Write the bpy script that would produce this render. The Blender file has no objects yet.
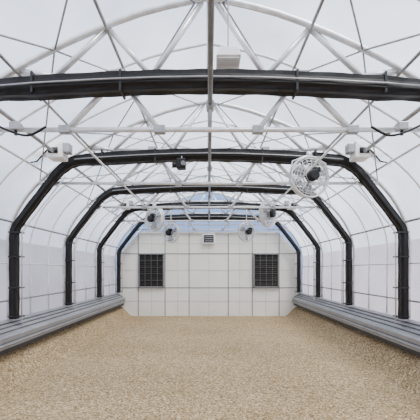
import bpy, math, random
from mathutils import Vector, Matrix
random.seed(4)
EYE=2.3
sc=bpy.context.scene

# ---------------- materials ----------------
def newmat(name):
    m=bpy.data.materials.new(name); m.use_nodes=True
    nt=m.node_tree; nt.nodes.clear()
    out=nt.nodes.new('ShaderNodeOutputMaterial')
    return m,nt,out
def simple(name,col,rough=0.5,metal=0.0,var=0.08,scale=6.0,bump=0.0,spec=0.5):
    m,nt,out=newmat(name)
    p=nt.nodes.new('ShaderNodeBsdfPrincipled')
    tc=nt.nodes.new('ShaderNodeTexCoord'); n=nt.nodes.new('ShaderNodeTexNoise')
    n.inputs['Scale'].default_value=scale; n.inputs['Detail'].default_value=3
    nt.links.new(tc.outputs['Object'],n.inputs['Vector'])
    r=nt.nodes.new('ShaderNodeValToRGB')
    r.color_ramp.elements[0].position=0.3; r.color_ramp.elements[1].position=0.7
    r.color_ramp.elements[0].color=tuple(max(0,c*(1-var)) for c in col)+(1,)
    r.color_ramp.elements[1].color=tuple(min(1,c*(1+var)) for c in col)+(1,)
    nt.links.new(n.outputs['Fac'],r.inputs['Fac'])
    nt.links.new(r.outputs['Color'],p.inputs['Base Color'])
    p.inputs['Roughness'].default_value=rough; p.inputs['Metallic'].default_value=metal
    p.inputs['Specular IOR Level'].default_value=spec
    if bump>0:
        b=nt.nodes.new('ShaderNodeBump'); b.inputs['Strength'].default_value=bump
        nt.links.new(n.outputs['Fac'],b.inputs['Height']); nt.links.new(b.outputs['Normal'],p.inputs['Normal'])
    nt.links.new(p.outputs['BSDF'],out.inputs['Surface'])
    return m
def film(name,tcol,dcol,trans,tlfrac=0.3,var=0.72,scale=0.9):
    m,nt,out=newmat(name)
    tr=nt.nodes.new('ShaderNodeBsdfTransparent'); tr.inputs['Color'].default_value=tcol+(1,)
    tl=nt.nodes.new('ShaderNodeBsdfTranslucent'); df=nt.nodes.new('ShaderNodeBsdfDiffuse')
    tc=nt.nodes.new('ShaderNodeTexCoord'); n=nt.nodes.new('ShaderNodeTexNoise')
    n.inputs['Scale'].default_value=scale; n.inputs['Detail'].default_value=5
    nt.links.new(tc.outputs['Object'],n.inputs['Vector'])
    r=nt.nodes.new('ShaderNodeValToRGB')
    r.color_ramp.elements[0].position=0.35; r.color_ramp.elements[1].position=0.65
    r.color_ramp.elements[0].color=tuple(c*var for c in dcol)+(1,)
    r.color_ramp.elements[1].color=dcol+(1,)
    nt.links.new(n.outputs['Fac'],r.inputs['Fac'])
    nt.links.new(r.outputs['Color'],tl.inputs['Color']); nt.links.new(r.outputs['Color'],df.inputs['Color'])
    m1=nt.nodes.new('ShaderNodeMixShader'); m1.inputs[0].default_value=tlfrac
    nt.links.new(tl.outputs[0],m1.inputs[1]); nt.links.new(df.outputs[0],m1.inputs[2])
    m2=nt.nodes.new('ShaderNodeMixShader'); m2.inputs[0].default_value=trans
    nt.links.new(m1.outputs[0],m2.inputs[1]); nt.links.new(tr.outputs[0],m2.inputs[2])
    nt.links.new(m2.outputs[0],out.inputs['Surface'])
    return m
def gravel(name):
    m,nt,out=newmat(name)
    p=nt.nodes.new('ShaderNodeBsdfPrincipled'); p.inputs['Roughness'].default_value=0.95
    p.inputs['Specular IOR Level'].default_value=0.1
    tc=nt.nodes.new('ShaderNodeTexCoord')
    v=nt.nodes.new('ShaderNodeTexVoronoi'); v.inputs['Scale'].default_value=40
    nt.links.new(tc.outputs['Object'],v.inputs['Vector'])
    sep=nt.nodes.new('ShaderNodeSeparateColor'); nt.links.new(v.outputs['Color'],sep.inputs[0])
    r=nt.nodes.new('ShaderNodeValToRGB')
    e=r.color_ramp.elements
    e[0].position=0.0; e[0].color=(0.13,0.088,0.045,1)
    e[1].position=1.0; e[1].color=(0.66,0.54,0.37,1)
    x=e.new(0.3); x.color=(0.30,0.215,0.115,1)
    x=e.new(0.8); x.color=(0.42,0.315,0.18,1)
    nt.links.new(sep.outputs[0],r.inputs['Fac'])
    n=nt.nodes.new('ShaderNodeTexNoise'); n.inputs['Scale'].default_value=0.45; n.inputs['Detail'].default_value=6
    nt.links.new(tc.outputs['Object'],n.inputs['Vector'])
    r2=nt.nodes.new('ShaderNodeValToRGB')
    r2.color_ramp.elements[0].position=0.35; r2.color_ramp.elements[0].color=(0.90,0.88,0.84,1)
    r2.color_ramp.elements[1].position=0.65; r2.color_ramp.elements[1].color=(1,1,1,1)
    nt.links.new(n.outputs['Fac'],r2.inputs['Fac'])
    mx=nt.nodes.new('ShaderNodeMix'); mx.data_type='RGBA'; mx.blend_type='MULTIPLY'; mx.inputs[0].default_value=1
    nt.links.new(r.outputs['Color'],mx.inputs[6]); nt.links.new(r2.outputs['Color'],mx.inputs[7])
    nt.links.new(mx.outputs[2],p.inputs['Base Color'])
    b=nt.nodes.new('ShaderNodeBump'); b.inputs['Strength'].default_value=0.5; b.inputs['Distance'].default_value=0.02; b.invert=True
    nt.links.new(v.outputs['Distance'],b.inputs['Height']); nt.links.new(b.outputs['Normal'],p.inputs['Normal'])
    nt.links.new(p.outputs['BSDF'],out.inputs['Surface'])
    return m
M_STEEL=simple('galvanised_white_steel',(0.76,0.76,0.76),0.28,0.4,0.12,9)
M_HOOP=simple('hoop_white_steel',(0.82,0.82,0.83),0.4,0.1,0.08,9)
M_PIPE=simple('galvanised_pipe',(0.36,0.365,0.37),0.32,0.5,0.15,9)
M_GREY=simple('grey_pipe',(0.19,0.195,0.20),0.35,0.5,0.15,9)
M_BLACK=simple('blackout_fabric',(0.005,0.0042,0.0042),0.45,0,0.5,14,0.5,0.3)
M_STRAP=simple('black_strap',(0.015,0.015,0.017),0.4,0,0.2,14,0,0.4)
M_BPLAST=simple('black_plastic',(0.008,0.008,0.009),0.5,0,0.2,20,0,0.3)
M_WHITE=simple('white_enamel',(0.88,0.88,0.86),0.35,0,0.04,5)
M_WALL=simple('white_wall_panel',(0.75,0.74,0.68),0.5,0,0.05,0.8)
M_SEAM=simple('panel_seam_grey',(0.17,0.175,0.18),0.6,0,0.1,5)
M_DUCT=simple('duct_aluminium',(0.29,0.295,0.305),0.45,0.3,0.12,3)
M_DUCT2=simple('duct_painted_shadow',(0.02,0.02,0.022),0.6,0,0.1,3)
M_DUCT3=simple('duct_groove',(0.09,0.09,0.095),0.6,0,0.1,3)
M_ROOF=film('roof_poly_film',(0.93,0.95,1.0),(0.84,0.88,0.95),0.40,0.3,0.66,0.5)
M_SIDE=film('side_poly_film',(0.78,0.74,0.82),(0.64,0.60,0.68),0.10,0.3,0.76,0.6)
M_GABLE=film('gable_poly_film',(0.30,0.45,0.74),(0.38,0.51,0.75),0.6)
M_GRAVEL=gravel('gravel')
M_OUT=simple('dry_grass',(0.30,0.29,0.24),0.9,0,0.25,0.5)

# ---------------- mesh builder ----------------
class B:
    def __init__(s): s.v=[]; s.f=[]
    def tube(s,pts,r,n=8,closed=False,scale=None):
        pts=[Vector(p) for p in pts]; N=len(pts); rings=[]
        prev=None
        for i,p in enumerate(pts):
            if closed: t=(pts[(i+1)%N]-pts[i-1])
            elif i==0: t=pts[1]-pts[0]
            elif i==N-1: t=pts[-1]-pts[-2]
            else: t=(pts[i+1]-p).normalized()+(p-pts[i-1]).normalized()
            t.normalize()
            if prev is None:
                u=Vector((0,0,1)) if abs(t.z)<0.9 else Vector((0,1,0))
                u=(u-t*u.dot(t)).normalized()
            else: u=(prev-t*prev.dot(t)).normalized()
            prev=u; w=t.cross(u)
            rr=r[i] if isinstance(r,(list,tuple)) else r
            b=len(s.v); rings.append(b)
            for k in range(n):
                a=2*math.pi*k/n+math.pi/n
                s.v.append(tuple(p+u*(rr*math.cos(a))+w*(rr*math.sin(a))))
        for i in range(N if closed else N-1):
            a=rings[i]; b=rings[(i+1)%N]
            for k in range(n):
                s.f.append((a+k,a+(k+1)%n,b+(k+1)%n,b+k))
        if not closed:
            s.f.append(tuple(rings[0]+k for k in reversed(range(n))))
            s.f.append(tuple(rings[-1]+k for k in range(n)))
        return s
    def box(s,c,d,R=None):
        c=Vector(c); b=len(s.v)
        for x in(-1,1):
            for y in(-1,1):
                for z in(-1,1):
                    q=Vector((x*d[0]/2,y*d[1]/2,z*d[2]/2))
                    if R: q=R@q
                    s.v.append(tuple(c+q))
        for f in((0,1,3,2),(4,6,7,5),(0,4,5,1),(2,3,7,6),(0,2,6,4),(1,5,7,3)):
            s.f.append(tuple(b+i for i in f))
        return s
    def poly_y(s,prof,y0,y1,closed=True,ny=1):
        b=len(s.v);n=len(prof)
        for j in range(ny+1):
            y=y0+(y1-y0)*j/ny
            for x,z in prof: s.v.append((x,y,z))
        m=n if closed else n-1
        for j in range(ny):
            for i in range(m):
                a=b+j*n
                s.f.append((a+i,a+(i+1)%n,a+n+(i+1)%n,a+n+i))
        if closed:
            s.f.append(tuple(b+i for i in range(n))); s.f.append(tuple(b+ny*n+i for i in reversed(range(n))))
        return s
    def make(s,name,mat,parent=None,smooth=False,bevel=0):
        me=bpy.data.meshes.new(name); me.from_pydata(s.v,[],s.f); me.update()
        import bmesh
        bm=bmesh.new(); bm.from_mesh(me); bmesh.ops.recalc_face_normals(bm,faces=bm.faces); bm.to_mesh(me); bm.free()
        me.materials.append(mat)
        if smooth:
            for p in me.polygons: p.use_smooth=len(p.vertices)==4
        o=bpy.data.objects.new(name,me); sc.collection.objects.link(o)
        if parent: o.parent=parent
        if bevel:
            mo=o.modifiers.new('b','BEVEL'); mo.width=bevel; mo.segments=2
        return o
def empty(name,loc=(0,0,0),rot=(0,0,0)):
    e=bpy.data.objects.new(name,None); e.location=loc; e.rotation_euler=rot
    e.empty_display_size=0.2; sc.collection.objects.link(e); return e

# ---------------- profiles ----------------
def smooth_prof(p,k=3):
    out=[]
    P=[Vector(q) for q in p]
    for i in range(len(P)-1):
        p0=P[max(i-1,0)];p1=P[i];p2=P[i+1];p3=P[min(i+2,len(P)-1)]
        for j in range(k):
            t=j/k
            out.append(tuple(0.5*((2*p1)+(p2-p0)*t+(2*p0-5*p1+4*p2-p3)*t*t+(3*p1-p0-3*p2+p3)*t**3)))
    out.append(tuple(P[-1])); return out
R_half=smooth_prof([(4.72,3.0),(4.6,3.5),(4.25,4.1),(3.7,4.63),(3.0,5.1),(2.1,5.58),(1.0,6.02),(0,6.25)])
def full(h): return [(-x,z) for x,z in h]+[(x,z) for x,z in reversed(h[:-1])]
Y0=-2.6; YB=17.0
FR=[4.85+3*k for k in range(-2,5)]

# ---------------- shell ----------------
B().poly_y([(-4.72,0.0),(-4.72,1.0),(-4.72,2.0),(-4.72,3.0)],Y0,YB,False,8).make('wall_left',M_SIDE)
B().poly_y([(4.72,0.0),(4.72,1.0),(4.72,2.0),(4.72,3.0)],Y0,YB,False,8).make('wall_right',M_SIDE)
B().poly_y(full(R_half),Y0,YB,False,8).make('ceiling',M_ROOF,smooth=True)
prof=[]
N=120
for i in range(N+1):
    x=-4.7+9.4*i/N; a=abs(x)
    t=min(max((a-3.75)/0.75,0),1); z=0.5*(t*t*(3-2*t))
    prof.append((x,z))
fb=B().poly_y(prof,Y0,YB,False,150)
fb.v=[(x,y,z+random.uniform(-.003,.003)) for x,y,z in fb.v]
fb.make('floor',M_GRAVEL,smooth=True)
B().box((0,10,-0.3),(160,160,0.3)).make('ground_outside',M_OUT)

gab=[(-4.72,0.0)]+full(R_half)+[(4.72,0.0)]
wb=empty('wall_back')
g=B(); g.v=[(x,YB+0.08,z) for x,z in gab]; g.f=[tuple(range(len(gab)))]; g.make('gable_film',M_GABLE,wb)
g=B(); g.v=[(x,Y0,z) for x,z in gab]; g.f=[tuple(range(len(gab)))]; g.make('wall_front',M_SIDE)
wp=[(-4.6,0),(-4.6,3.0),(-4.3,3.3),(-3.75,3.92),(-3.4,4.15),(3.4,4.15),(3.75,3.92),(4.3,3.3),(4.6,3.0),(4.6,0)]
B().poly_y(wp,YB,YB+0.06).make('panel',M_WALL,wb)
s=B()
for x in(-3.52,-2.18,-0.98,0.98,2.18,3.52):
    s.box((x,YB-0.008,2.07),(0.035,0.02,4.12))
for z in(1.42,3.12): s.box((0,YB-0.01,z),(9.1,0.02,0.03))
s.make('seams',M_SEAM,wb)
s=B()
for x in(-2.85,-1.55,0,1.55,2.85): s.box((x,YB-0.006,2.07),(0.02,0.014,4.1))
for z in(2.3,0.75,3.62): s.box((0,YB-0.006,z),(9.1 if z<3 else 7.9,0.014,0.02))
s.make('fine_seams',simple('fine_seam',(0.55,0.55,0.52),0.6),wb)
s=B(); s.box((0,YB-0.05,4.17),(7.0,0.1,0.09)); s.box((0,YB-0.05,4.55),(6.4,0.05,0.06))
for x in(-3,-2,-1,0,1,2,3): s.tube([(x,YB-0.03,4.15),(x,YB-0.03,6.1-0.42*abs(x))],0.03,6)
s.make('gable_rails',M_STEEL,wb)
s=B(); s.box((0,YB-0.05,4.86),(5.6,0.08,0.16)); s.make('gable_dark_rail',M_BPLAST,wb)

def shutter(x,z,w,h):
    e=empty('exhaust_fan',(x,YB-0.07,z))
    f=B()
    for sx in(-1,1): f.box((sx*w/2,0,0),(0.06,0.1,h+0.06))
    for sz in(-1,1): f.box((0,0,sz*h/2),(w,0.1,0.06))
    f.make('frame',M_SEAM,e)
    B().box((0,0.04,0),(w,0.01,h)).make('backing',M_BPLAST,e)
    l=B(); n=16; R=Matrix.Rotation(math.radians(50),3,'X')
    for i in range(n): l.box((0,0,-h/2+h*(i+.5)/n),(w-0.06,0.09,0.008),R)
    l.make('louvres',simple('louvre_dark',(0.018,0.016,0.014),0.5,spec=.3),e)
    m=B()
    for i in(1,2,3): m.box((-w/2+w*i/4,-0.045,0),(0.022,0.012,h))
    for i in(1,2,3,4): m.box((0,-0.045,-h/2+h*i/5),(w,0.012,0.018))
    m.make('guard_bars',simple('guard_grey',(0.09,0.09,0.09),0.4),e)
shutter(-2.86,2.28,1.22,1.64); shutter(2.86,2.28,1.22,1.64)
e=empty('control_panel',(0,YB-0.1,3.85))
B().box((0,0,0),(0.62,0.12,0.5)).make('housing',M_WHITE,e,bevel=0.02)
B().box((0,-0.065,0),(0.5,0.02,0.38)).make('dark_screen',simple('panel_dark',(0.03,0.032,0.035),0.4),e)
b=B()
for i in range(3): b.box((0,-0.08,-0.11+0.11*i),(0.4,0.01,0.025))
b.make('slats',M_PIPE,e)

# ---------------- frame ----------------
def aZ(x):
    x=abs(x)
    for (x1,z1),(x2,z2) in zip(R_half,R_half[1:]):
        if x2<=x<=x1: return z2+(z1-z2)*(x-x2)/(x1-x2+1e-9)
    return 3
gf=empty('greenhouse_frame')
for y in FR:
    h=[(4.62,1.18),(4.62,2.0)]+[(x*0.985,z-0.06) for x,z in R_half]
    b=B(); b.tube([(x,y,z) for x,z in full(h)],0.045,8); b.make('arch_tube',M_STEEL,gf,True)
    b=B(); b.tube([(-4.0,y,4.3),(4.0,y,4.3)],0.035,8); b.tube([(-3.05,y+0.12,5.12),(3.05,y+0.12,5.12)],0.03,8)
    b.make('chords',M_STEEL,gf,True)
    b=B()
    for sgn in(-1,1):
        for p,q in(((2.05,4.3),(1.3,5.08)),((0.7,4.3),(1.3,5.08)),((0.82,5.08),(1.45,aZ(1.45)-.08)),((0.82,5.08),(0.1,aZ(.1)-.08)),
                   ((2.2,5.08),(1.45,aZ(1.45)-.08)),((2.2,5.08),(2.75,aZ(2.75)-.08)),((3.6,4.3),(3.3,aZ(3.3)-.08))):
            b.tube([(sgn*p[0],y+0.04,p[1]),(sgn*q[0],y+0.04,q[1])],0.04,6)
    b.tube([(0,y+0.02,5.08),(0,y+0.02,6.15)],0.03,6)
    b.make('webs',M_STEEL,gf,True)
    b=B()
    for sgn in(-1,1):
        for x in(0.7,2.05,3.6): b.box((sgn*x,y,4.3),(0.16,0.1,0.11))
        b.box((sgn*1.3,y,5.09),(0.2,0.06,0.12))
    b.make('gussets',M_PIPE,gf,bevel=0.01)
for y in [f+d for f in FR for d in(1.0,2.0)]:
    if y>YB-.3: continue
    b=B(); h=[(4.64,1.18),(4.64,2.0)]+[(x*0.988,z-0.05) for x,z in R_half]
    b.tube([(x,y,z) for x,z in full(h)],0.026,6); b.make('arch_hoop',M_HOOP,gf,True)
for x,z,r,m in((0,6.12,.035,M_STEEL),(1.45,5.73,.026,M_PIPE),(2.75,5.13,.025,M_PIPE),(3.7,4.5,.025,M_STEEL),(4.5,3.4,.028,M_PIPE),(4.58,2.45,.02,M_HOOP),(4.58,1.6,.022,M_PIPE)):
    for sg in((1,) if x==0 else(-1,1)):
        B().tube([(sg*x,Y0+.05,z),(sg*x,YB-.12,z)],r,6).make('purlin_pipe',m,gf,True)
for sg in(-1,1):
    B().tube([(sg*2.05,4.85,4.34),(sg*2.05,YB-.15,4.34)],.02,6).make('lower_purlin',M_STEEL,gf,True)
    B().tube([(sg*3.3,Y0+.1,4.82),(sg*3.3,YB-.2,4.82)],.038,8).make('drive_shaft',M_PIPE,gf,True)
B().tube([(0.02,Y0+.1,4.64),(0.02,YB-.35,4.64)],.032,10).make('centre_shaft',M_GREY,gf,True)
b=B()
for y in FR[:-1]: b.tube([(0.02,y-.1,4.64),(0.02,y+.1,4.64)],.06,10); b.tube([(0.02,y-.0,4.3),(0.02,y-.0,5.05)],.022,6)
b.make('couplings',M_PIPE,gf,True)
b=B()
for i,y in enumerate(FR[:-1]):
    for sg in(-1,1):
        for (xa,xb) in((0.2,2.2),(2.2,3.9)):
            b.tube([(sg*xa,y,aZ(xa)-.1),(sg*xb,y+3,aZ(xb)-.1)],.014,5)
            b.tube([(sg*xb,y,aZ(xb)-.1),(sg*xa,y+3,aZ(xa)-.1)],.014,5)
b.make('roof_brace_rods',M_PIPE,gf,True)

# ---------------- blackout curtains gathered on frames ----------------
C_half=[(4.42,1.19),(4.42,2.0),(4.42,2.9),(4.40,3.2),(4.25,3.45),(3.85,3.98),(3.5,4.42),(3.3,4.62),(3.0,4.78),(2.4,4.83),(1.5,4.88),(0.7,4.91),(0,4.92)]
for y in FR:
    if y>16.5: y=16.8
    e=empty('blackout_curtain',(0,y-0.12,0))
    pts=full(smooth_prof(C_half,6))
    b=B(); n=14; rings=[]
    P=[Vector((x,0,z)) for x,z in pts]
    ph=[random.random()*6 for _ in range(6)]
    for i,p in enumerate(P):
        t=(P[min(i+1,len(P)-1)]-P[max(i-1,0)]).normalized()
        u=Vector((-t.z,0,t.x)); w=Vector((0,1,0))
        f=min(max((3.6-abs(p.x))/1.2,0),1)
        hw=0.085+0.05*f
        hd=0.10+0.03*f
        base=len(b.v); rings.append(base)
        for k in range(n):
            a=2*math.pi*k/n
            ca,sa=math.cos(a),math.sin(a)
            ca=math.copysign(abs(ca)**.6,ca); sa=math.copysign(abs(sa)**.6,sa)
            m=1+0.07*math.cos(k*math.pi)+0.03*math.sin(i*1.3+ph[k%6])
            b.v.append(tuple(p+u*hw*ca*m+w*hd*sa*m))
    for i in range(len(P)-1):
        for k in range(n): b.f.append((rings[i]+k,rings[i]+(k+1)%n,rings[i+1]+(k+1)%n,rings[i+1]+k))
    b.f.append(tuple(rings[0]+k for k in range(n))); b.f.append(tuple(rings[-1]+k for k in range(n)))
    b.make('folded_fabric',M_BLACK,e)
    b=B(); b.tube([(x,-0.15,z-0.01) for x,z in full(C_half[8:])],.011,6)
    b.make('guide_rail',M_PIPE,e,True)
    b=B()
    for sg in(-1,1): b.tube([(sg*4.24,-0.02,1.1),(sg*4.24,-0.02,3.15),(sg*3.25,-0.02,4.42)],.02,6)
    b.make('leg_rail',M_STEEL,e,True)
    b=B()
    for sg in(-1,1):
        for z in(1.25,1.9,2.6,3.15): b.box((sg*4.36,-0.02,z),(0.26,0.22,0.03))
    for x in(-2.4,-1.2,0,1.2,2.4): b.box((x,0,4.9-.02*abs(x)),(0.03,0.27,0.28))
    b.make('clamp_straps',M_STRAP,e)

# ---------------- side ducts/benches ----------------
for sg in(-1,1):
    e=empty('side_duct')
    pr=[(4.66,1.16),(4.50,1.14),(4.47,1.10),(4.40,1.08),(4.37,1.04),(4.30,1.01),(4.27,0.97),(4.20,0.94),(4.16,0.90),(4.17,0.80),(4.15,0.74),(4.20,0.70),(4.20,0.66),(4.66,0.66)]
    B().poly_y([(sg*x,z) for x,z in pr],Y0+.1,YB-.05).make('casing',M_DUCT,e)
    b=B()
    b.box((sg*4.23,(Y0+YB)/2,0.62),(0.05,YB-Y0-.3,0.09))  # near-black strip, painted stand-in for the shade below the duct lip
    b.make('painted_shadow_strip',M_DUCT2,e)
    b=B()
    b.box((sg*4.165,(Y0+YB)/2,0.80),(0.02,YB-Y0-.3,0.018))
    for x,z in((4.48,1.115),(4.38,1.055),(4.28,0.985)): b.box((sg*x,(Y0+YB)/2,z),(0.025,YB-Y0-.3,0.025))
    b.make('grooves',M_DUCT3,e)
    b=B(); y=Y0+.6
    while y<YB:
        b.box((sg*4.45,y,0.5),(0.1,0.08,0.4)); y+=3
    b.make('legs',M_PIPE,e)

# ---------------- fans ----------------
def fan(x,y,z,d,yaw,tilt,top):
    e=empty('circulation_fan',(x,y,z),(math.radians(tilt),0,math.radians(yaw)))
    R=d/2; c=B()
    def prof(t): return 0.13*math.sqrt(max(0,1-t*t*0.75))
    circ=lambda r,yy,n=28:[(r*math.cos(2*math.pi*k/n),yy,r*math.sin(2*math.pi*k/n)) for k in range(n)]
    for side in(-1,1):
        for t in(.3,.45,.6,.74,.88): c.tube(circ(R*t,side*prof(t)),.0055,4,True)
        for k in range(20):
            a=2*math.pi*k/20
            c.tube([(R*t*math.cos(a),side*prof(t),R*t*math.sin(a)) for t in(.15,.45,.75,1.0)],.0055,4)
        c.tube(circ(R,side*prof(1)),.014,6,True)
        c.tube(circ(R*.16,side*prof(.16)),.01,5,True)
    c.make('cage',M_STEEL,e,True)
    s=B(); n=32
    for k in range(n):
        a=2*math.pi*k/n
        s.v+= [(R*.97*math.cos(a),-.05,R*.97*math.sin(a)),(R*.97*math.cos(a),.05,R*.97*math.sin(a))]
    for k in range(n): s.f.append((2*k,2*k+1,(2*k+3)%(2*n),(2*k+2)%(2*n)))
    o=s.make('shroud',M_WHITE,e,True); mo=o.modifiers.new('s','SOLIDIFY'); mo.thickness=.012
    bl=B()
    for k in range(3):
        a0=2*math.pi*k/3+.5; b0=len(bl.v); nn=7
        for i in range(nn):
            rr=R*(.14+.74*i/(nn-1)); w=.22+.26*math.sin(math.pi*(i+1)/(nn+1))
            for sgn in(-1,1):
                a=a0+sgn*w*.9
                bl.v.append((rr*math.cos(a),sgn*.045,rr*math.sin(a)))
        for i in range(nn-1): bl.f.append((b0+2*i,b0+2*i+1,b0+2*i+3,b0+2*i+2))
    o=bl.make('blades',M_PIPE,e,True); mo=o.modifiers.new('s','SOLIDIFY'); mo.thickness=.008
    m=B(); m.tube([(0,-.26,0),(0,-.24,0),(0,-.03,0),(0,.05,0)],[.09,.12,.12,.05],16); m.box((0.08,-.14,.12),(.14,.16,.1))
    m.make('motor',M_BPLAST,e,True)
    br=B(); br.tube([(-R-.02,0,0),(-R*.9,0,R*.75),(0,0,R+.06),(R*.9,0,R*.75),(R+.02,0,0)],.014,6)
    br.tube([(0,0,R+.05),(0,0,max(R+.12,top-z))],.02,6); br.box((0,0,R+.07),(.1,.08,.08))
    br.tube([(-R,0.0,0),(R,0.0,0)],.01,5)
    br.make('yoke_bracket',M_STEEL,e,True)
fan(2.2,7.45,4.33,.88,12,0,4.86)
fan(-1.95,12.2,4.12,.86,-38,0,5.0)
fan(-1.6,14.4,3.86,.8,-30,0,5.0)
fan(2.0,11.5,4.18,.86,48,0,5.0)
fan(1.6,14.4,3.9,.8,28,0,5.0)

# ---------------- curtain motors ----------------
for sg in(-1,1):
    for y in(7.5,13.5):
        e=empty('curtain_motor',(sg*3.3,y-.12,4.86))
        B().box((sg*-.02,0,0.02),(.34,.34,.38)).make('gearbox',M_WHITE,e,bevel=.03)
        b=B(); b.tube([(sg*.05,-.1,-.05),(sg*.42,-.1,-.05)],.09,14); b.tube([(sg*.42,-.1,-.05),(sg*.47,-.1,-.05)],.06,12)
        b.make('motor_body',M_WHITE,e,True)
        b=B(); b.box((sg*-.26,-.05,.05),(.14,.2,.2)); b.make('limit_switch',M_PIPE,e,bevel=.015)
        b=B(); b.box((0,-.18,-.02),(.2,.02,.12)); b.tube([(sg*.1,-.2,.0),(sg*.3,-.25,-.28),(sg*.5,-.25,-.32),(sg*.62,-.2,-.2)],.016,6)
        b.make('cable',M_BPLAST,e,True)
for sg in(-1,1):
    pts=smooth_prof([(sg*3.3,4.55,4.66),(sg*3.05,4.55,4.38),(sg*2.75,4.58,4.2),(sg*2.45,4.6,4.12),(sg*2.2,4.6,4.24)],5)
    B().tube([tuple(p) for p in pts],.016,6).make('power_cable',M_BPLAST,None,True)
for sg in(-1,1):
    e=empty('junction_box',(sg*2.68,4.72,4.29))
    B().box((0,0,0),(.14,.1,.11)).make('box',M_PIPE,e,bevel=.01)
    B().tube([(0,0,-.05),(0,0,-.12)],.02,8).make('gland',M_BPLAST,e)

# ---------------- lamp & sensor ----------------
e=empty('hanging_lamp',(0.27,4.75,5.24))
B().poly_y([(-.17,-.05),(-.12,.07),(.12,.07),(.17,-.05)],-.18,.18).make('reflector',M_WHITE,e,bevel=.01)
B().box((0,0,-.06),(.28,.3,.02)).make('lens',M_WHITE,e)
B().tube([(0,0,.05),(0,0,.8)],.01,6).make('cord',M_PIPE,e)
e=empty('climate_sensor',(-.6,7.45,4.62))
B().box((0,0,0),(.2,.2,.22)).make('housing',M_BPLAST,e,bevel=.02)
B().tube([(0,0,.1),(0,0.1,.2)],.015,6).make('hanger',M_PIPE,e)
B().tube([(.05,-.1,-.02),(.05,-.16,-.02)],.05,12).make('lens',M_GREY,e)
B().tube([(-.2,0,-.02),(-.1,0,-.02)],.06,10).make('horn',M_BPLAST,e)

# ---------------- light ----------------
w=bpy.data.worlds.new('World'); sc.world=w; w.use_nodes=True
nt=w.node_tree; nt.nodes.clear()
o=nt.nodes.new('ShaderNodeOutputWorld'); bg=nt.nodes.new('ShaderNodeBackground')
tc=nt.nodes.new('ShaderNodeTexCoord'); sp=nt.nodes.new('ShaderNodeSeparateXYZ')
r=nt.nodes.new('ShaderNodeValToRGB')
r.color_ramp.elements[0].position=0.0; r.color_ramp.elements[0].color=(0.84,0.85,1.0,1)
r.color_ramp.elements[1].position=0.7; r.color_ramp.elements[1].color=(0.66,0.79,1.0,1)
nt.links.new(tc.outputs['Generated'],sp.inputs[0]); nt.links.new(sp.outputs['Z'],r.inputs['Fac'])
nt.links.new(r.outputs['Color'],bg.inputs['Color']); bg.inputs['Strength'].default_value=2.2
nt.links.new(bg.outputs[0],o.inputs['Surface'])
l=bpy.data.lights.new('sun','SUN'); l.energy=10.5; l.angle=math.radians(25); l.color=(1,.94,.84)
so=bpy.data.objects.new('sun',l); so.rotation_euler=(math.radians(24),math.radians(20),0); sc.collection.objects.link(so)

# ---------------- camera ----------------
cd=bpy.data.cameras.new('camera'); cam=bpy.data.objects.new('camera',cd); sc.collection.objects.link(cam)
cam.location=(0,0,EYE); cam.rotation_euler=(math.radians(90),0,0)
cd.sensor_width=36; cd.lens=340/420*36; cd.shift_y=60/420; cd.shift_x=0.003; cd.clip_start=0.05
sc.camera=cam
